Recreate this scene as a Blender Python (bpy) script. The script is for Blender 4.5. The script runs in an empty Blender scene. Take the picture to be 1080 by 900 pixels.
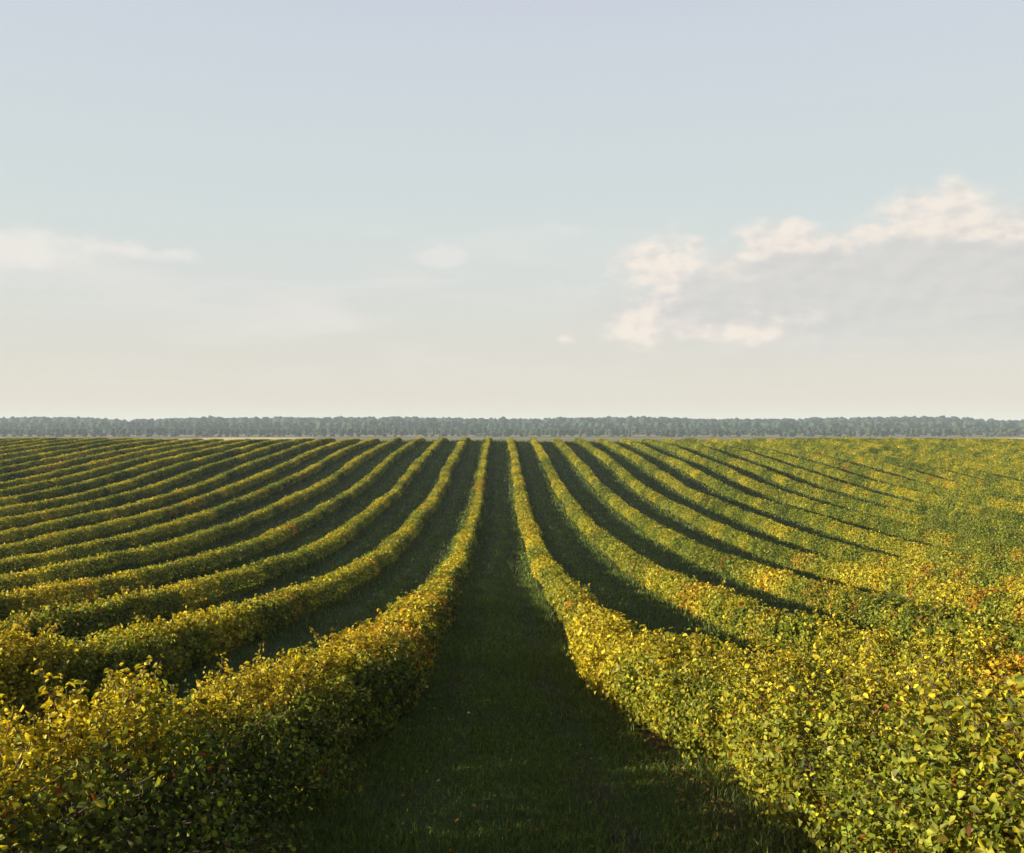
import bpy, math, random
import numpy as np
rng = np.random.default_rng(7)
random.seed(7)
R = math.radians
S = bpy.context.scene

# ------------------------------------------------------------------ camera
EYE = 2.1
cam_d = bpy.data.cameras.new('camera')
cam = bpy.data.objects.new('camera', cam_d)
S.collection.objects.link(cam)
cam_d.sensor_width = 36.0
cam_d.lens = 36.0 * 1000 / 1080
cam_d.clip_start = 0.05
cam_d.clip_end = 20000
cam.location = (0, 0, EYE)
cam.rotation_euler = (R(90.1), 0, -math.atan(13 / 1000))
S.camera = cam

# ------------------------------------------------------------------ light
SUN_EL, SUN_AZ = R(13), math.atan2(-0.98, -0.18)      # azimuth measured from +Y towards +X
sd = bpy.data.lights.new('sun', 'SUN')
sd.energy = 5.0
sd.angle = R(0.55)
sd.color = (1.0, 0.90, 0.66)
sun = bpy.data.objects.new('sun', sd)
S.collection.objects.link(sun)
to_sun = (math.cos(SUN_EL) * math.sin(SUN_AZ), math.cos(SUN_EL) * math.cos(SUN_AZ), math.sin(SUN_EL))
from mathutils import Vector
sun.rotation_euler = Vector(to_sun).to_track_quat('Z', 'Y').to_euler()
S.view_settings.view_transform = 'Standard'
S.view_settings.look = 'None'
S.view_settings.gamma = 1.0
S.view_settings.exposure = 1.28
S.view_settings.use_curve_mapping = False
S.render.engine = 'CYCLES'
S.cycles.use_denoising = True
S.cycles.max_bounces = 6
S.cycles.transparent_max_bounces = 8
S.cycles.volume_bounces = 0
S.cycles.sample_clamp_indirect = 6.0

# ------------------------------------------------------------------ node helper
class NT:
    def __init__(s, tree):
        s.t = tree; s.n = tree.nodes; s.l = tree.links
    def new(s, typ, **kw):
        n = s.n.new(typ)
        for k, v in kw.items(): setattr(n, k, v)
        return n
    def put(s, sock, v):
        if v is None: return
        if isinstance(v, bpy.types.NodeSocket): s.l.new(v, sock)
        else: sock.default_value = v
    def m(s, op, a, b=None, c=None, clamp=False):
        n = s.new('ShaderNodeMath', operation=op); n.use_clamp = clamp
        s.put(n.inputs[0], a); s.put(n.inputs[1], b); s.put(n.inputs[2], c)
        return n.outputs[0]
    def step(s, x, lo, hi):
        n = s.new('ShaderNodeMapRange', interpolation_type='SMOOTHSTEP')
        s.put(n.inputs['Value'], x); s.put(n.inputs['From Min'], lo); s.put(n.inputs['From Max'], hi)
        return n.outputs[0]
    def mix(s, f, a, b, mode='MIX'):
        n = s.new('ShaderNodeMix', data_type='RGBA', blend_type=mode)
        s.put(n.inputs[0], f); s.put(n.inputs[6], a); s.put(n.inputs[7], b)
        return n.outputs[2]
    def noise(s, vec, scale, detail=4, rough=.5, dist=0, out=0):
        n = s.new('ShaderNodeTexNoise')
        s.put(n.inputs['Vector'], vec)
        s.put(n.inputs['Scale'], scale); s.put(n.inputs['Detail'], detail); s.put(n.inputs['Roughness'], rough); s.put(n.inputs['Distortion'], dist)
        return n.outputs[out]
    def comb(s, x, y, z):
        n = s.new('ShaderNodeCombineXYZ'); s.put(n.inputs[0], x); s.put(n.inputs[1], y); s.put(n.inputs[2], z); return n.outputs[0]

def srgb(r, g, b, k=1.0):
    f = lambda c: ((c / 255 + .055) / 1.055) ** 2.4 if c > 10 else c / 255 / 12.92
    return (f(r) * k, f(g) * k, f(b) * k, 1)

# ------------------------------------------------------------------ world: Nishita sky, thin veil near the horizon, cumulus bank
W = bpy.data.worlds.new('World'); S.world = W; W.use_nodes = True
W.node_tree.nodes.clear()
w = NT(W.node_tree)
sky = w.new('ShaderNodeTexSky', sky_type='NISHITA')
sky.sun_disc = False
sky.sun_elevation = SUN_EL
sky.sun_rotation = SUN_AZ % (2 * math.pi)
sky.air_density = 1.0; sky.dust_density = 1.2; sky.ozone_density = 1.5
K = 1 / 0.12                                           # cloud colours are given as displayed radiance, the background runs at 0.12
tc = w.new('ShaderNodeTexCoord')
sp = w.new('ShaderNodeSeparateXYZ'); w.put(sp.inputs[0], tc.outputs['Generated'])
X, Y, Z = sp.outputs
az = w.m('MULTIPLY', w.m('ARCTAN2', X, Y), 100.0)      # hundredths of a radian
el = w.m('MULTIPLY', w.m('ARCSINE', Z), 100.0)
# slow warp so no outline is a clean ellipse
p0 = w.comb(az, w.m('MULTIPLY', el, 1.6), 0.0)
wn = w.noise(p0, 0.16, 6, .58, 0, 1)
ws = w.new('ShaderNodeSeparateXYZ'); w.put(ws.inputs[0], wn)
azw = w.m('ADD', az, w.m('MULTIPLY', w.m('SUBTRACT', ws.outputs[0], .5), 5.0))
elw = w.m('ADD', el, w.m('MULTIPLY', w.m('SUBTRACT', ws.outputs[1], .5), 3.0))
def blob(a, e, ra, re, wt=1.0, u=None, v=None):
    dx = w.m('DIVIDE', w.m('SUBTRACT', u or azw, a), ra)
    dy = w.m('DIVIDE', w.m('SUBTRACT', v or elw, e), re)
    r2 = w.m('ADD', w.m('MULTIPLY', dx, dx), w.m('MULTIPLY', dy, dy))
    return w.m('MULTIPLY', w.m('EXPONENT', w.m('MULTIPLY', r2, -1.0)), wt)
def mx(lst):
    o = lst[0]
    for q in lst[1:]: o = w.m('MAXIMUM', o, q)
    return o
def pos(px, py):
    t = (px - 527) / 1000
    return math.atan(t) * 100, math.atan((452 - py) / 1000 * math.cos(math.atan(t))) * 100
def bl(px, py, rx, ry, wt=1.0, **k):
    a, e = pos(px, py); c = math.cos(math.atan((px - 527) / 1000)) ** 2
    return blob(a, e, rx / 10 * c, ry / 10, wt, **k)
# base gradient
r = w.new('ShaderNodeValToRGB'); w.put(r.inputs[0], w.m('DIVIDE', el, 60.0, clamp=True))
cr = r.color_ramp
stops = [(0.0, srgb(230, 219, 202)), (.08, srgb(225, 218, 206)), (.24, srgb(219, 221, 217)), (.34, srgb(215, 223, 221)), (.52, srgb(210, 219, 223)), (.72, srgb(207, 213, 225)), (1, srgb(186, 196, 216))]
cr.elements[0].position, cr.elements[0].color = stops[0]
cr.elements[1].position, cr.elements[1].color = stops[-1]
for p, c in stops[1:-1]:
    q = cr.elements.new(p); q.color = c
grad = w.mix(1.0, r.outputs[0], (K, K, K, 1), 'MULTIPLY')
veil = w.m('MULTIPLY', w.m('SUBTRACT', 1.0, w.step(el, 38.0, 85.0)), .93)
col = w.mix(veil, sky.outputs[0], grad)
# pale streaky veil, brighter to the left
pv = w.comb(w.m('MULTIPLY', az, .35), w.m('MULTIPLY', el, 2.2), 3.0)
stre = w.noise(pv, 0.11, 5, .55, .6)
band = w.m('MULTIPLY', w.step(stre, .42, .72), w.m('MULTIPLY', w.step(el, 2.0, 9.0), w.m('SUBTRACT', 1.0, w.step(el, 15.0, 24.0))))
col = w.mix(w.m('MULTIPLY', band, .55), col, srgb(232, 228, 222, K))
puff = w.noise(p0, 0.36, 6, .5, .0)
puff2 = w.noise(w.comb(w.m('SUBTRACT', az, 1.0), w.m('ADD', w.m('MULTIPLY', el, 1.6), 1.1), 0.0), 0.36, 6, .5, .0)
relief = w.m('SUBTRACT', puff, puff2)                  # which side of a billow faces the sun
# left cloud bank
lf = mx([bl(20, 262, 110, 24, 1.0), bl(150, 268, 90, 11, .85), bl(-120, 250, 150, 40, 1.0)])
lfm = w.step(w.m('ADD', lf, w.m('MULTIPLY', w.m('SUBTRACT', puff, .5), .9)), .35, .95)
col = w.mix(w.m('MULTIPLY', lfm, .75), col, srgb(238, 233, 226, K))
# small streak left of centre
mf = mx([bl(462, 270, 38, 13, 1.2), bl(600, 246, 60, 8, .6), bl(640, 300, 130, 30, .55)])
mfm = w.step(w.m('ADD', mf, w.m('MULTIPLY', w.m('SUBTRACT', puff, .5), .9)), .35, .95)
col = w.mix(w.m('MULTIPLY', mfm, .6), col, srgb(233, 230, 226, K))
# grey body of the big bank on the right
bd = mx([bl(900, 310, 230, 60, 1.0), bl(1080, 290, 260, 75, 1.0), bl(740, 325, 120, 45, .95), bl(850, 280, 120, 35, .95), bl(1010, 252, 120, 32, 1.0), bl(1400, 270, 300, 80, 1.0)])
bdm = w.step(w.m('ADD', bd, w.m('MULTIPLY', w.m('SUBTRACT', puff, .5), .5)), .25, .85)
bcol = w.mix(w.step(relief, -.2, .2), srgb(209, 208, 206, K), srgb(216, 214, 210, K))
col = w.mix(w.m('MULTIPLY', bdm, .95), col, bcol)
# sunlit heads
hd = mx([bl(700, 278, 48, 27, 1.2), bl(735, 262, 16, 14, .9), bl(676, 344, 36, 25, 1.15), bl(760, 352, 95, 11, .95), bl(602, 356, 14, 6, .8),
         bl(825, 250, 48, 18, 1.1), bl(848, 240, 16, 12, .95), bl(790, 265, 20, 12, .9), bl(985, 226, 66, 22, 1.2), bl(1010, 212, 30, 22, 1.1), bl(1064, 236, 64, 14, 1.1), bl(930, 240, 50, 12, .9), bl(752, 285, 70, 20, .55), bl(885, 256, 60, 16, .62), bl(800, 345, 90, 22, .45), bl(690, 312, 40, 22, .6)])
hdv = w.m('ADD', hd, w.m('MULTIPLY', w.m('SUBTRACT', puff, .5), 1.05))
hdm = w.step(hdv, .16, .92)
hcol = w.mix(w.step(relief, -.22, .12), srgb(226, 219, 213, K), srgb(250, 237, 224, K))
col = w.mix(w.m('MULTIPLY', hdm, .76), col, hcol)
bg = w.new('ShaderNodeBackground'); w.put(bg.inputs[0], col); bg.inputs[1].default_value = 0.05
wo = w.new('ShaderNodeOutputWorld'); w.l.new(bg.outputs[0], wo.inputs[0])

# ------------------------------------------------------------------ terrain profile along the rows
PY = np.array([-400, -20, 0, 3.8, 4.7, 5.3, 6.4, 8.1, 11, 14.3, 22.7, 31.7, 44, 52.6, 64.5, 80, 95, 114, 137, 160, 172, 185, 230, 330, 500, 700, 1000, 6000])
PZ = np.array([0, 0, 0, -.12, -.26, -.37, -.55, -.88, -1.45, -2.1, -3.3, -4.13, -4.95, -5.25, -5.25, -5.1, -4.6, -3.25, -1.9, -.85, -.75, -1.2, -3.4, -5.4, -6.3, -6.6, -6.8, -7])
_g = np.concatenate([np.arange(-60, 260, .25)])
_z = np.interp(_g, PY, PZ)
_z = _z + .32 * np.clip((_g - 12) / 14, 0, 1) * np.clip((185 - _g) / 10, 0, 1)
def _sm(z, sig):
    k = np.exp(-.5 * (np.arange(-4 * sig, 4 * sig + .01, .25) / sig) ** 2); k /= k.sum()
    return np.convolve(np.pad(z, len(k) // 2, mode='edge'), k, 'valid')[:len(z)]
_za, _zb = _sm(_z, 1.0), _sm(_z, 5.0)
_bl = np.clip((_g - 14) / 20, 0, 1)
_z = _za * (1 - _bl) + _zb * _bl
def ter(x, y):
    x = np.asarray(x, float); y = np.asarray(y, float)
    z = np.where(y < 255, np.interp(y, _g, _z), np.interp(y, PY, PZ))
    und = .10 * np.sin(x * .21 + y * .05 + 1) * np.sin(y * .09 + .4) + .09 * np.sin(x * .09 - y * .035 + 2)
    f = np.clip(np.hypot(x, y) / 15 - .3, 0, 1)
    return z + und * f * np.clip((900 - y) / 400, 0, 1)

def mesh(name, verts, faces, mat, parent=None, cols=None, smooth=False):
    """verts (n,3); faces (m,k) of one size, or a list of such arrays"""
    if not isinstance(faces, list): faces = [faces]
    me = bpy.data.meshes.new(name)
    verts = np.ascontiguousarray(verts, np.float32)
    me.vertices.add(len(verts)); me.vertices.foreach_set('co', verts.ravel())
    li = np.concatenate([f.ravel() for f in faces]).astype(np.int32)
    lt = np.concatenate([np.full(len(f), f.shape[1]) for f in faces]).astype(np.int32)
    ls = np.concatenate([[0], np.cumsum(lt)[:-1]]).astype(np.int32)
    me.loops.add(len(li)); me.loops.foreach_set('vertex_index', li)
    me.polygons.add(len(lt)); me.polygons.foreach_set('loop_start', ls)
    if cols is not None:
        a = me.attributes.new('leaf_colour', 'FLOAT_COLOR', 'POINT')
        c = np.ones((len(verts), 4), np.float32); c[:, :3] = cols
        a.data.foreach_set('color', c.ravel())
    me.update(calc_edges=True)
    if smooth: me.shade_smooth()
    me.materials.append(mat)
    o = bpy.data.objects.new(name, me); S.collection.objects.link(o)
    if parent: o.parent = parent
    return o

# ------------------------------------------------------------------ materials
def new_mat(name):
    M = bpy.data.materials.new(name); M.use_nodes = True; M.node_tree.nodes.clear()
    return M, NT(M.node_tree)
def leaf_mat(name, trans=.36, rough=.55, spec=.2, var=.35):
    M, n = new_mat(name)
    at = n.new('ShaderNodeAttribute', attribute_name='leaf_colour')
    tcx = n.new('ShaderNodeTexCoord')
    nz = n.noise(tcx.outputs['Object'], 14, 3, .6)
    c = n.mix(1.0, at.outputs['Color'], n.mix(n.step(nz, .3, .7), (1 - var, 1 - var, 1 - var, 1), (1 + var, 1 + var, 1 + var, 1)), 'MULTIPLY')
    b = n.new('ShaderNodeBsdfPrincipled'); n.put(b.inputs['Base Color'], c); b.inputs['Roughness'].default_value = rough
    b.inputs['Specular IOR Level'].default_value = spec
    tr = n.new('ShaderNodeBsdfTranslucent'); n.put(tr.inputs[0], n.mix(1.0, c, (1.5, 1.35, .6, 1), 'MULTIPLY'))
    ms = n.new('ShaderNodeMixShader'); ms.inputs[0].default_value = trans
    n.l.new(b.outputs[0], ms.inputs[1]); n.l.new(tr.outputs[0], ms.inputs[2])
    o = n.new('ShaderNodeOutputMaterial'); n.l.new(ms.outputs[0], o.inputs[0])
    return M
M_leaf = leaf_mat('bush_leaves')
M_grass = leaf_mat('grass_blades', .25, .6, .2, .3)
M_tree = leaf_mat('far_foliage', .1, .8, .1, .3)
M_stem, n = new_mat('woody_stem')
tcx = n.new('ShaderNodeTexCoord')
b = n.new('ShaderNodeBsdfPrincipled'); n.put(b.inputs['Base Color'], n.mix(n.noise(tcx.outputs['Object'], 30, 4), (.035, .02, .013, 1), (.12, .075, .05, 1))); b.inputs['Roughness'].default_value = .8
o = n.new('ShaderNodeOutputMaterial'); n.l.new(b.outputs[0], o.inputs[0])

# ground: mown grass in the lanes, bare soil strips under the rows, dry fields beyond
M_ground, n = new_mat('ground')
tcx = n.new('ShaderNodeTexCoord'); P = tcx.outputs['Object']
sp = n.new('ShaderNodeSeparateXYZ'); n.put(sp.inputs[0], P)
gx, gy, gz = sp.outputs
wob = n.m('MULTIPLY', n.m('SUBTRACT', n.noise(P, .8, 4), .5), .5)
u = n.m('PINGPONG', n.m('ADD', gx, wob), 2.0)            # 0 in a lane's middle, 2 under a row
soilm = n.m('MAXIMUM', n.step(u, 1.3, 1.65), n.m('MULTIPLY', n.m('MULTIPLY', n.step(u, .55, .68), n.m('SUBTRACT', 1.0, n.step(u, .82, .95))), n.step(n.noise(P, .9, 4), .38, .62)))
g1 = n.noise(P, .35, 6, .65); g2 = n.noise(P, 7, 5, .7); g3 = n.noise(P, 60, 3, .7)
grass = n.mix(n.step(g1, .35, .68), (.040, .062, .012, 1), (.062, .086, .018, 1))
grass = n.mix(n.m('MULTIPLY', n.step(g2, .45, .75), .6), grass, (.085, .080, .035, 1))
grass = n.mix(n.m('MULTIPLY', n.step(g3, .5, .75), .5), grass, (.018, .028, .008, 1))
soil = n.mix(g2, (.030, .022, .015, 1), (.085, .062, .042, 1))
near = n.mix(soilm, grass, soil)
fstretch = n.comb(n.m('MULTIPLY', gx, .25), gy, 0.0)
f1 = n.noise(fstretch, .006, 3, .5)
far = n.mix(n.step(f1, .42, .55), (.13, .11, .05, 1), (.24, .18, .10, 1))
far = n.mix(n.m('MULTIPLY', n.noise(P, .05, 5, .6), .4), far, (.16, .14, .06, 1))
# two pale stubble fields on the plain
def box(x0, x1, y0, y1, s=6):
    a = n.m('MULTIPLY', n.step(gx, x0 - s, x0 + s), n.m('SUBTRACT', 1.0, n.step(gx, x1 - s, x1 + s)))
    c = n.m('MULTIPLY', n.step(gy, y0 - s, y0 + s), n.m('SUBTRACT', 1.0, n.step(gy, y1 - s, y1 + s)))
    return n.m('MULTIPLY', a, c)
stub = n.m('MAXIMUM', box(-262, -172, 560, 900), box(430, 700, 560, 860))
far = n.mix(stub, far, (.62, .48, .26, 1))
ground = n.mix(n.step(n.m('ADD', gy, n.m('MULTIPLY', wob, 24.0)), 168.0, 184.0), near, far)
b = n.new('ShaderNodeBsdfPrincipled'); n.put(b.inputs['Base Color'], ground); b.inputs['Roughness'].default_value = .95; b.inputs['Specular IOR Level'].default_value = .1
bp = n.new('ShaderNodeBump'); bp.inputs['Strength'].default_value = .8; bp.inputs['Distance'].default_value = .05
n.put(bp.inputs['Height'], n.m('ADD', g2, n.m('MULTIPLY', g3, .5))); n.l.new(bp.outputs[0], b.inputs['Normal'])
o = n.new('ShaderNodeOutputMaterial'); n.l.new(b.outputs[0], o.inputs[0])

# ------------------------------------------------------------------ ground sheet
xs = np.concatenate([[-3400, -2400, -1600, -1000, -600, -350, -220, -150], np.arange(-110, -24, 3), np.arange(-24, 24.1, .8), np.arange(27, 111, 3), [150, 220, 350, 600, 1000, 1600, 2400, 3400]])
ys = np.concatenate([[-400, -200, -100, -50, -25], np.arange(-15, 30, .6), np.arange(30, 200, 2), [206, 215, 230, 250, 280, 330, 400, 500, 600, 700, 900, 1200, 1700, 2400, 3400]])
gxv, gyv = np.meshgrid(xs, ys)
V = np.stack([gxv, gyv, ter(gxv, gyv)], -1).reshape(-1, 3)
V[:, 2] += rng.normal(0, .008, len(V)) * (np.abs(V[:, 0]) < 24)
nx, ny = len(xs), len(ys)
i = (np.arange(ny - 1)[:, None] * nx + np.arange(nx - 1)[None]).ravel()
g = mesh('ground', V, np.stack([i, i + 1, i + nx + 1, i + nx], 1), M_ground, smooth=True)
g['kind'] = 'structure'

# ------------------------------------------------------------------ foliage builders
def unit(v): return v / np.maximum(np.linalg.norm(v, axis=-1, keepdims=True), 1e-9)
def leaves(P, N, L, Wd, fold=.25, big=False):
    """oval folded leaves: P centre, N leaf normal, L length, Wd width (arrays)"""
    n_ = len(P)
    t = unit(np.cross(N, rng.normal(size=(n_, 3)))); s = np.cross(N, t)
    L = L[:, None]; Wd = Wd[:, None]
    up = N * (Wd * fold)
    if big:
        vv = np.stack([P - t * L * .5, P + s * Wd * .5 + up * .6, P + t * L * .5 - up, P - s * Wd * .5 + up * .6], 1)
        f = np.arange(n_)[:, None] * 4
        return vv.reshape(-1, 3), f + np.array([[0, 1, 2, 3]]), 4
    vv = np.stack([P - t * L * .5, P - t * L * .08 + s * Wd * .5 + up, P + t * L * .28 + s * Wd * .36 + up, P + t * L * .55 - up * .6,
                   P + t * L * .28 - s * Wd * .36 + up, P - t * L * .08 - s * Wd * .5 + up], 1)
    f = np.arange(n_)[:, None] * 6
    F = np.concatenate([f + np.array([[0, 1, 2, 3]]), f + np.array([[0, 3, 4, 5]])])
    return vv.reshape(-1, 3), F, 6

GREEN = np.array([.034, .062, .008]); OLIVE = np.array([.19, .225, .024]); GOLD = np.array([.50, .41, .026]); ORANGE = np.array([.58, .24, .018]); RED = np.array([.20, .06, .012]); PALE = np.array([.30, .29, .10])
def lnoise(y, seed, sc):
    """smooth 1-d noise in 0..1"""
    q = np.random.default_rng(seed).random(4096)
    t = y / sc + 700; i0 = np.floor(t).astype(int); f = t - i0; f = f * f * (3 - 2 * f)
    return q[i0 % 4096] * (1 - f) + q[(i0 + 1) % 4096] * f
def leaf_cols(y, seed, gold, top=0):
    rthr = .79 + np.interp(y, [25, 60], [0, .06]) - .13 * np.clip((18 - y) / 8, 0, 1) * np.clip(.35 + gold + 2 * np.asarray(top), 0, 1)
    gold = gold + top  # sunlit-crest brightening is added to the leaf colour here
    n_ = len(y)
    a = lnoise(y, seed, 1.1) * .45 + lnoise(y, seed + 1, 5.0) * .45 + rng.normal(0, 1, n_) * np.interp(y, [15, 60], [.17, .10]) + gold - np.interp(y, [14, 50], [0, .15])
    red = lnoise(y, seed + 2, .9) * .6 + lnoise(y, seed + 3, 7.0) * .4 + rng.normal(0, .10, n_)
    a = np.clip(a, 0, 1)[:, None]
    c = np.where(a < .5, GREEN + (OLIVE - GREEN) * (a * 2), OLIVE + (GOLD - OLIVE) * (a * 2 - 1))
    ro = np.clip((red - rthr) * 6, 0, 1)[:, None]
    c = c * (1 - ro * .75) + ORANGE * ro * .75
    pick = rng.random(n_)
    c[pick < .014] = RED; c[(pick > .02) & (pick < .035)] = PALE
    u_ = (.38 + .95 * rng.random((n_, 1)) ** 1.2); fm = np.interp(y, [20, 80], [0, .65])[:, None]
    return c * (u_ * (1 - fm) + .86 * fm)

def clump(y, th, seed):   # lumps where neighbouring shoots bunch together
    a = lnoise(y * 2.4 + th * 2.6, seed + 40, .7) * lnoise(y * 2.4 - th * 2.9 + 60, seed + 41, .7)
    return np.clip(a * 2.2, 0, 1)
def hprof(y, seed):   # row height and half width along the row
    nr = np.clip((17 - y) / 12, 0, 1)
    h = .73 + .25 * nr + (.10 + .26 * nr) * (lnoise(y, seed + 10, .75) - .5) + (.08 + .16 * nr) * (lnoise(y, seed + 11, 3.1) - .5) + .14 * (lnoise(y, seed + 12, 14) - .5)
    wl = .52 + .04 * nr + .14 * (lnoise(y, seed + 13, .8) - .5) + .22 * (lnoise(y, seed + 14, 4) - .5)
    wr = .52 + .04 * nr + .14 * (lnoise(y, seed + 15, .8) - .5) + .22 * (lnoise(y, seed + 16, 4) - .5)
    return h, wl, wr
def section(th, rr, h, wl, wr, e=.75):
    """point of the cross section: th 0 = right ground edge, pi = left ground edge"""
    c, s = np.cos(th), np.sin(th)
    x = np.sign(c) * np.abs(c) ** np.where(c > 0, e, .75) * np.where(c > 0, wr, wl) * rr
    z = np.abs(s) ** .72 * h * rr
    x = x * (1 - .18 * np.clip(1 - z / .35, 0, 1))       # tucked in at the foot
    return x, z

def tube_mesh(A, B, C, ra, rb):
    """3-sided bent tubes A-B-C"""
    n_ = len(A); out = []
    d = unit(C - A); s = unit(np.cross(d, np.array([[.3, .9, .1]]))); t = np.cross(d, s)
    for Pq, r_ in ((A, ra), (B, (ra + rb) / 2), (C, rb)):
        for k in range(3):
            a = k * 2 * math.pi / 3
            out.append(Pq + (s * math.cos(a) + t * math.sin(a)) * r_)
    V = np.stack(out, 1).reshape(-1, 3)
    f = []
    for lv in range(2):
        for k in range(3):
            f.append([lv * 3 + k, lv * 3 + (k + 1) % 3, lv * 3 + 3 + (k + 1) % 3, lv * 3 + 3 + k])
    F = (np.arange(n_)[:, None, None] * 9 + np.array(f)[None]).reshape(-1, 4)
    return V, F

ORD = ['', 'first', 'second', 'third', 'fourth', 'fifth', 'sixth', 'seventh', 'eighth', 'ninth', 'tenth', 'eleventh', 'twelfth', 'thirteenth', 'fourteenth', 'fifteenth', 'sixteenth', 'seventeenth', 'eighteenth', 'nineteenth', 'twentieth', 'twenty-first', 'twenty-second', 'twenty-third']
Y_END = 173.0
def make_row(side, k):
    X0 = side * (2 * k - 1) * 2.0
    Y_END = 173.0 + random.uniform(-3, 3)
    seed = 1000 + 50 * k + (25 if side > 0 else 0)
    ystart = -4.0 if k <= 4 else abs(X0) / .56 - 10
    root = bpy.data.objects.new('bush_row', None); S.collection.objects.link(root)
    zb = float(ter(X0, ystart))
    root.location = (X0, ystart, zb); root.empty_display_size = .5
    root['category'] = 'bush row'; root['group'] = 'long parallel bush rows across the field'
    sd_ = 'left' if side < 0 else 'right'
    if k == 1: lab = 'nearest bush row %s of the central grass lane, %s' % (sd_, 'its lane side in shade' if side < 0 else 'its lane side sunlit')
    else: lab = '%s bush row %s of the central grass lane, %s' % (ORD[k], sd_, ['olive green', 'green and golden', 'golden green'][k % 3] + ' leaves')
    root['label'] = lab
    gold = (.34 if k == 1 else .25 if k == 2 else .19) if side > 0 else (-.22 if k == 1 else .06)  # left rows tinted greener, nearest most, deepening their shaded sides by colour
    lit_crown = (.10 if side > 0 else .85 if k == 1 else .34)  # extra gold on upper leaves paints a sunlit crest into the colour
    VV, FF, CC = [], [], []; off = 0
    def add(v, f, c):
        nonlocal off
        VV.append(v); FF.append(f + off); CC.append(c); off += len(v)
    bx = lambda y: .22 * (lnoise(y, seed + 20, 9) - .5) + ((.30 if side > 0 else -.16) * np.clip((13 - y) / 8, 0, 1) if k == 1 else 0)   # row wanders a little
    def extra(y):      # the two near rows spread differently beside the lane
        nearf = np.clip((16 - y) / 10, 0, 1)
        if k == 1 and side < 0: return -.06 * nearf, .28 * nearf, -.13 * nearf
        if k == 1 and side > 0: return .14 * nearf, .14 * nearf, -.08 * nearf
        return 0 * y, 0 * y, 0 * y
    def prof(y):
        h, wl, wr = hprof(y, seed); a, b_, c_ = extra(y)
        if side < 0: return h + c_, wl + a + .10, wr + b_ + .10
        return h + c_, wl + a, wr + b_
    ex = lambda y: .75 + (.75 * np.clip((15 - y) / 9, 0, 1) if k == 1 and side < 0 else 0 * y)
    # ---- dense inner foliage body
    yb = np.arange(ystart, Y_END, .5); yb = np.concatenate([yb[yb < 40], yb[yb >= 40][::2]])
    m_ = 9; th = np.linspace(0, math.pi, m_)
    h, wl, wr = prof(yb)
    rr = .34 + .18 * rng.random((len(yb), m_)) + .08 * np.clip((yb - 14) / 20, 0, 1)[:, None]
    x, z = section(th[None], rr, h[:, None], wl[:, None], wr[:, None], ex(yb)[:, None])
    z = z - .02
    vb = np.stack([X0 + bx(yb)[:, None] + x, np.broadcast_to(yb[:, None], x.shape) + rng.normal(0, .05, x.shape), z + ter(X0, yb)[:, None]], -1)
    idx = (np.arange(len(yb) - 1)[:, None] * m_ + np.arange(m_ - 1)[None]).ravel()
    vb = vb.reshape(-1, 3)
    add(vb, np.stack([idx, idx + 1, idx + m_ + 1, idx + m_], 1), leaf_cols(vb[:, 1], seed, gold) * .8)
    nb = len(idx)
    # ---- leaf LOD by distance
    def scatter(y0, y1, per_m, size, big, rlo=.78, rhi=1.08):
        if y1 <= y0: return
        n_ = int((y1 - y0) * per_m)
        y = rng.uniform(y0, y1, n_)
        h, wl, wr = prof(y)
        th_ = math.pi * rng.beta(1.05, 1.05, n_)
        rr_ = rlo + (rhi - rlo) * rng.random(n_) ** .8
        rr_ = rr_ * (1 + (clump(y, th_, seed) - .55) * .40 * np.clip((34 - y) / 20, 0, 1))
        tip = rng.random(n_) < .10
        rr_ = np.where(tip, rr_ + rng.random(n_) * .16, rr_)
        x_, z_ = section(th_, rr_, h, wl, wr, ex(y))
        z_ = np.maximum(z_, .03)
        Pn = np.stack([X0 + bx(y) + x_, y + rng.normal(0, .02, n_), z_ + ter(X0, y)], -1)
        Nn = np.stack([np.cos(th_) * 1.5, np.zeros(n_), np.sin(th_) + .25], -1)
        Nn = unit(unit(Nn) + rng.normal(0, .75, (n_, 3)))
        sz = size * rng.uniform(.65, 1.35, n_)
        v, f, kk = leaves(Pn, Nn, sz, sz * rng.uniform(.6, .85, n_), .22, big)
        add(v, f, np.repeat(leaf_cols(y, seed, gold, lit_crown * np.clip(np.sin(th_), 0, 1) ** 7), kk, 0))
    def fr(y):         # in frame?
        return (abs(X0) - 1.4) / max(y, .1) < .56
    zones = [(-4, 1, 700, .085, False), (1, 9, 2700, .036, False), (9, 16, 2600, .056, False), (16, 28, 1300, .085, False), (28, 45, 620, .11, True), (45, 75, 520, .115, True), (75, 115, 340, .15, True), (115, Y_END, 230, .18, True)]
    for y0, y1, pm, sz, big in zones:
        y0 = max(y0, ystart)
        if y1 <= y0: continue
        if not fr(y1): scatter(y0, y1, min(pm, 260), max(sz, .16), True); continue
        yf = max(y0, (abs(X0) - 1.4) / .56)
        if yf > y0: scatter(y0, yf, min(pm, 300), max(sz, .15), True)
        scatter(yf, y1, pm, sz, big)
    # ---- leafy shoots on the near stretches
    SA, SB, SC = [], [], []
    y_sh0, y_sh1 = (max(1.2, (abs(X0) - 1.4) / .56), 30.0)
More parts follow.
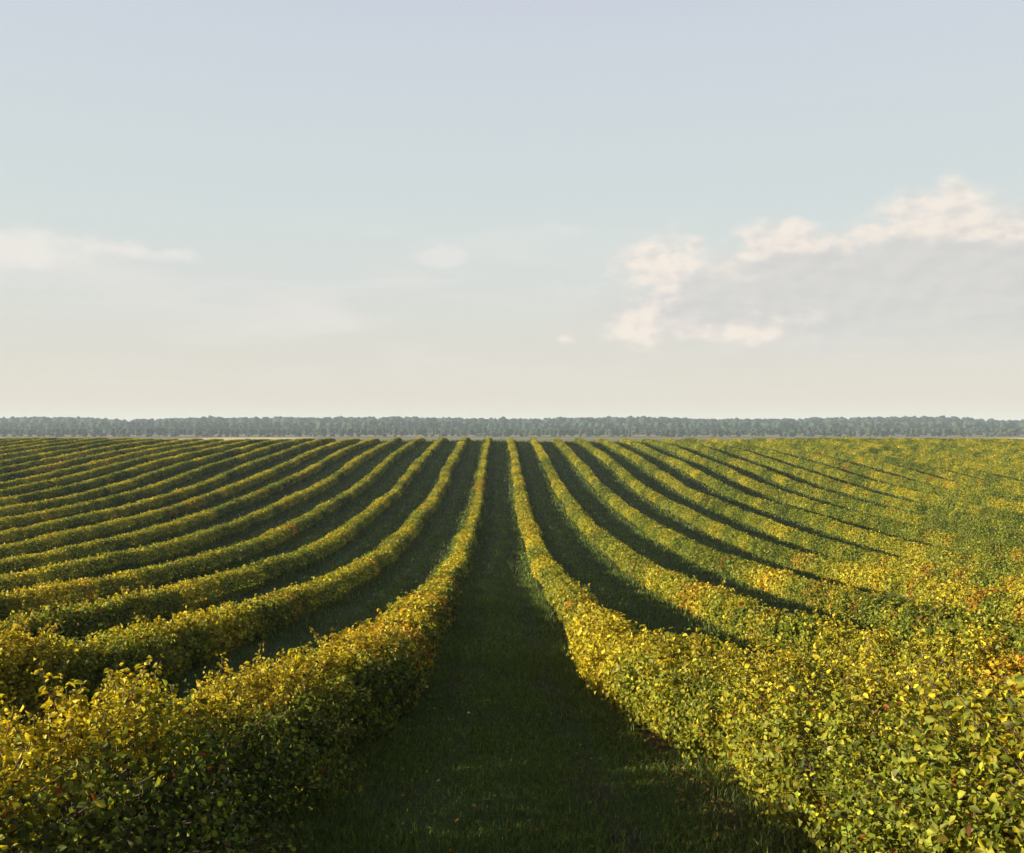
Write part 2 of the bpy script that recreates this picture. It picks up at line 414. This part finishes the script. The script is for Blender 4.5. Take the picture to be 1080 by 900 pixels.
    if y_sh1 > y_sh0 and k <= 5:
        n_ = 0
        yy = []
        for a, b_, dens in ((y_sh0, 12, 88), (12, 18, 46), (18, 30, 16)):
            a = max(a, y_sh0)
            if b_ > a: yy.append(rng.uniform(a, b_, int((b_ - a) * dens)))
        y = np.concatenate(yy); n_ = len(y)
        h, wl, wr = prof(y)
        th_ = math.pi * rng.beta(1.5, 1.5, n_)
        x_, z_ = section(th_, np.full(n_, 1.0), h, wl, wr, ex(y))
        over = .84 + .26 * clump(y, th_, seed) + rng.random(n_) ** 2 * (.22 - .10 * np.clip((y - 7) / 6, 0, 1) + .30 * lnoise(y, seed + 30, .45) * lnoise(y, seed + 31, 2.2) * 2)
        base = np.stack([X0 + bx(y) + rng.normal(0, .08, n_), y + rng.normal(0, .1, n_), ter(X0, y)], -1)
        tipP = np.stack([X0 + bx(y) + x_ * over * .98, y + rng.normal(0, .10, n_), ter(X0, y) + z_ * over + .03], -1)
        mid = base * .45 + tipP * .55 + np.stack([-(tipP - base)[:, 0] * .18, 0 * y, .16 * h], -1)
        SA, SB, SC = base, mid, tipP
        per = np.where(y < 12, 42, np.where(y < 18, 22, 12))
        tt = np.concatenate([rng.uniform(.5, 1.02, p) for p in per]); ii = np.repeat(np.arange(n_), per)
        t_ = tt[:, None]
        C0 = base[ii] * (1 - t_) ** 2 + 2 * mid[ii] * t_ * (1 - t_) + tipP[ii] * t_ ** 2
        jit = unit(rng.normal(size=C0.shape)) * rng.uniform(.015, .05, (len(ii), 1))
        C0 = C0 + jit
        C0[:, 2] = np.maximum(C0[:, 2], ter(X0, C0[:, 1]) + .03)
        Nn = unit(unit(jit) * .6 + np.array([[0, 0, .7]]) + rng.normal(0, .45, C0.shape))
        dscale = np.clip(C0[:, 1] / 8, 1.0, 2.1)
        sz = .036 * dscale * rng.uniform(.6, 1.3, len(ii)) * (1.15 - .35 * np.clip((tt - .8) * 5, 0, 1))
        v, f, kk = leaves(C0, Nn, sz, sz * rng.uniform(.6, .82, len(ii)), .28, False)
        cc = leaf_cols(C0[:, 1], seed, gold, ((lit_crown + .55 * np.clip((over - .98) * 5, 0, 1)) * np.clip(np.sin(th_), 0, 1) ** 5)[ii])
        add(v, f, np.repeat(cc, kk, 0))
    loc = np.array([X0, ystart, zb])
    mesh('foliage', np.concatenate(VV) - loc, FF, M_leaf, root, np.concatenate(CC))
    if len(SA):
        v, f = tube_mesh(SA, SB, SC, .006, .0025)
        so = mesh('stem', v - loc, f, M_stem, root); so['kind'] = 'stuff'
    return sum(len(f) for f in FF)

tot = 0
for k in range(1, 24):
    for side in (-1, 1): tot += make_row(side, k)
print('leaf faces', tot)

# ------------------------------------------------------------------ grass in the lanes
def blades(x, y, hgt, wid):
    n_ = len(x)
    z = ter(x, y)
    B = np.stack([x, y, z], -1)
    a = rng.uniform(0, 2 * math.pi, n_)
    s = np.stack([np.cos(a), np.sin(a), 0 * a], -1)
    lean = rng.normal(0, .45, (n_, 2))
    T = B + np.stack([lean[:, 0] * hgt, lean[:, 1] * hgt, hgt], -1)
    Mi = B * .5 + T * .5 + np.stack([-lean[:, 0] * hgt * .2, -lean[:, 1] * hgt * .2, hgt * .12], -1)
    v = np.stack([B - s * wid[:, None] / 2, B + s * wid[:, None] / 2, Mi + s * wid[:, None] * .4, Mi - s * wid[:, None] * .4, T], 1).reshape(-1, 3)
    f = np.arange(n_)[:, None] * 5
    return v, f + np.array([[0, 1, 2, 3]]), f + np.array([[3, 2, 4]])
def lane(cx, y0, y1, dens, h0, wd, halfw=1.5):
    n_ = int((y1 - y0) * halfw * 2 * dens)
    x = cx + rng.uniform(-halfw, halfw, n_); y = rng.uniform(y0, y1, n_)
    track = np.exp(-((np.abs(x - cx) - .75) / .13) ** 2) * lnoise(y + cx * 9, 61, 2.5)
    keep = rng.random(n_) < (1 - .8 * track) * (.30 + .70 * lnoise(x * 2.3 + 300, 5, .5) * lnoise(y, 6, .7) * 2)
    x, y = x[keep], y[keep]
    edge = np.clip((np.abs(x - cx) - .9) / .5, 0, 1) * (halfw < 5)
    hgt = h0 * rng.uniform(.4, 1.3, len(x)) * (.6 + .9 * lnoise(y * 1.3 + x * 2, 71, 1.6)) * (1 + 1.2 * edge * rng.random(len(x)))
    c = np.array([.080, .118, .018]) + np.array([.03, .03, .008]) * (lnoise(x * 1.7 + y * .9, 9, 1.3)[:, None] - .3) + (rng.random((len(x), 1)) < .10) * np.array([.07, .055, .03])
    c = np.clip(c * rng.uniform(.6, 1.4, (len(x), 1)), .006, 1)
    return blades(x, y, hgt, np.full(len(x), wd) * rng.uniform(.7, 1.3, len(x))), np.repeat(c, 5, 0)
V_, F_, C_, off = [], [], [], 0
for args in [(.12, 2.0, 9, 3200, .06, .006, 1.78), (0, 9, 18, 1500, .075, .010), (0, 18, 40, 420, .09, .02), (0, -3, 2, 500, .07, .01)] + \
            [(cx, 9, 22, 420, .09, .012) for cx in (-4, 4, -8, 8)] + [(cx, 22, 48, 110, .11, .03) for cx in (-4, 4, -8, 8, -12, 12)] + [(cx, 40 if cx == 0 else 48, 70, 60, .12, .05) for cx in range(-28, 29, 4)] + [(cx, 70, 110, 28, .14, .08) for cx in range(-40, 41, 4)] + [(cx, 110, 171, 14, .15, .11) for cx in range(-56, 57, 4)] + [(0, 171, 186, 12, .42, .13, 105)]:
    (v, f, f3), c = lane(*args)
    V_.append(v); F_ += [f + off, f3 + off]; C_.append(c); off += len(v)
go = mesh('grass', np.concatenate(V_), F_, M_grass, None, np.concatenate(C_))
go['kind'] = 'stuff'; go['label'] = 'short dark green mown grass growing in the shaded lanes between the bush rows'; go['category'] = 'grass'

# ------------------------------------------------------------------ fallen leaves beneath the near rows and in the lane
n_ = 2600
side_ = rng.choice([-1, 1], n_)
fx = side_ * np.where(rng.random(n_) < .75, rng.normal(1.5, .22, n_), rng.uniform(0, 1.6, n_)); fy = rng.uniform(2, 20, n_)
Pn = np.stack([fx, fy, ter(fx, fy) + rng.uniform(.01, .05, n_)], -1)
Nn = unit(np.array([[0, 0, 1.0]]) + rng.normal(0, .35, (n_, 3)))
sz = .042 * rng.uniform(.6, 1.3, n_)
v, f, kk = leaves(Pn, Nn, sz, sz * .7, .3)
a_ = rng.random((n_, 1))
c = (np.array([.10, .06, .02]) * (1 - a_) + np.array([.34, .24, .03]) * a_) * rng.uniform(.5, 1.1, (n_, 1))
fl = mesh('fallen_leaves', v, f, M_leaf, None, np.repeat(c, kk, 0))
fl['kind'] = 'stuff'; fl['label'] = 'scattered dry yellow and brown leaves fallen on the grass below the near rows'; fl['category'] = 'fallen leaves'

# ------------------------------------------------------------------ far woods: one mass of crowns across the plain
import bmesh
bm = bmesh.new(); bmesh.ops.create_icosphere(bm, subdivisions=2, radius=1.0)
ico = np.array([v.co[:] for v in bm.verts]); icof = np.array([[v.index for v in f.verts] for f in bm.faces]); bm.free()
V_, F_, C_, off = [], [], [], 0
def belt(y0, depth, xr, hh, step, cbase):
    global off
    for x in np.arange(-xr, xr, step):
        for _ in range(2):
            px = x + rng.normal(0, step * .5); py = y0 + rng.uniform(0, depth)
            hv = hh * (.80 + .22 * float(lnoise(np.array([px]), 77 + int(y0), 120)[0]) + .07 * float(lnoise(np.array([px]), 78, 30)[0]) + rng.normal(0, .018) - .10 * abs(px) / 900)
            rw = hv * rng.uniform(.22, .42); tint = rng.uniform(.9, 1.1) * (.7 + .6 * float(lnoise(np.array([px]), 79 + int(y0), 90)[0])); z0 = float(ter(px, py))
            for j in range(4):
                cw = min(rw, hv * .3) * rng.uniform(.5, .9); ang = rng.uniform(0, 6.28); rad = rw * rng.uniform(.1, .62) * (j > 0)
                zc = hv * (.86 if j == 0 else rng.uniform(.25, .84)) - cw * .5
                q = ico * (1 + .2 * rng.normal(size=len(ico))[:, None]) * np.array([cw, cw, cw * .85])
                q = q + np.array([px + math.cos(ang) * rad, py + math.sin(ang) * rad, z0 + zc])
                V_.append(q); F_.append(icof + off); off += len(q)
                C_.append(np.repeat((np.array(cbase) * tint * rng.uniform(.8, 1.2))[None], len(q), 0))
belt(960, 60, 800, 10, 4.6, (.036, .050, .030))
belt(1250, 110, 1050, 20, 4.8, (.030, .046, .030))
belt(1500, 120, 1150, 30, 5.2, (.020, .036, .032))
fo = mesh('forest', np.concatenate(V_), F_, M_tree, None, np.concatenate(C_))
fo['kind'] = 'stuff'; fo['label'] = 'hazy blue green woods along the horizon beyond the field'; fo['category'] = 'forest'

# ------------------------------------------------------------------ haze
Mh, n = new_mat('haze')
pv = n.new('ShaderNodeVolumePrincipled'); pv.inputs['Color'].default_value = (.74, .87, 1.0, 1)
pv.inputs['Density'].default_value = .00021; pv.inputs['Anisotropy'].default_value = 0.0
o = n.new('ShaderNodeOutputMaterial'); n.l.new(pv.outputs[0], o.inputs['Volume'])
bm = bmesh.new(); bmesh.ops.create_cube(bm, size=1.0)
me = bpy.data.meshes.new('haze'); bm.to_mesh(me); bm.free(); me.materials.append(Mh)
hz = bpy.data.objects.new('haze', me); S.collection.objects.link(hz)
hz.scale = (6900, 3900, 50); hz.location = (0, 1500, 50 / 2 - 9)
hz['kind'] = 'stuff'; hz['label'] = 'thin pale haze hanging over the field and far woods'; hz['category'] = 'haze'
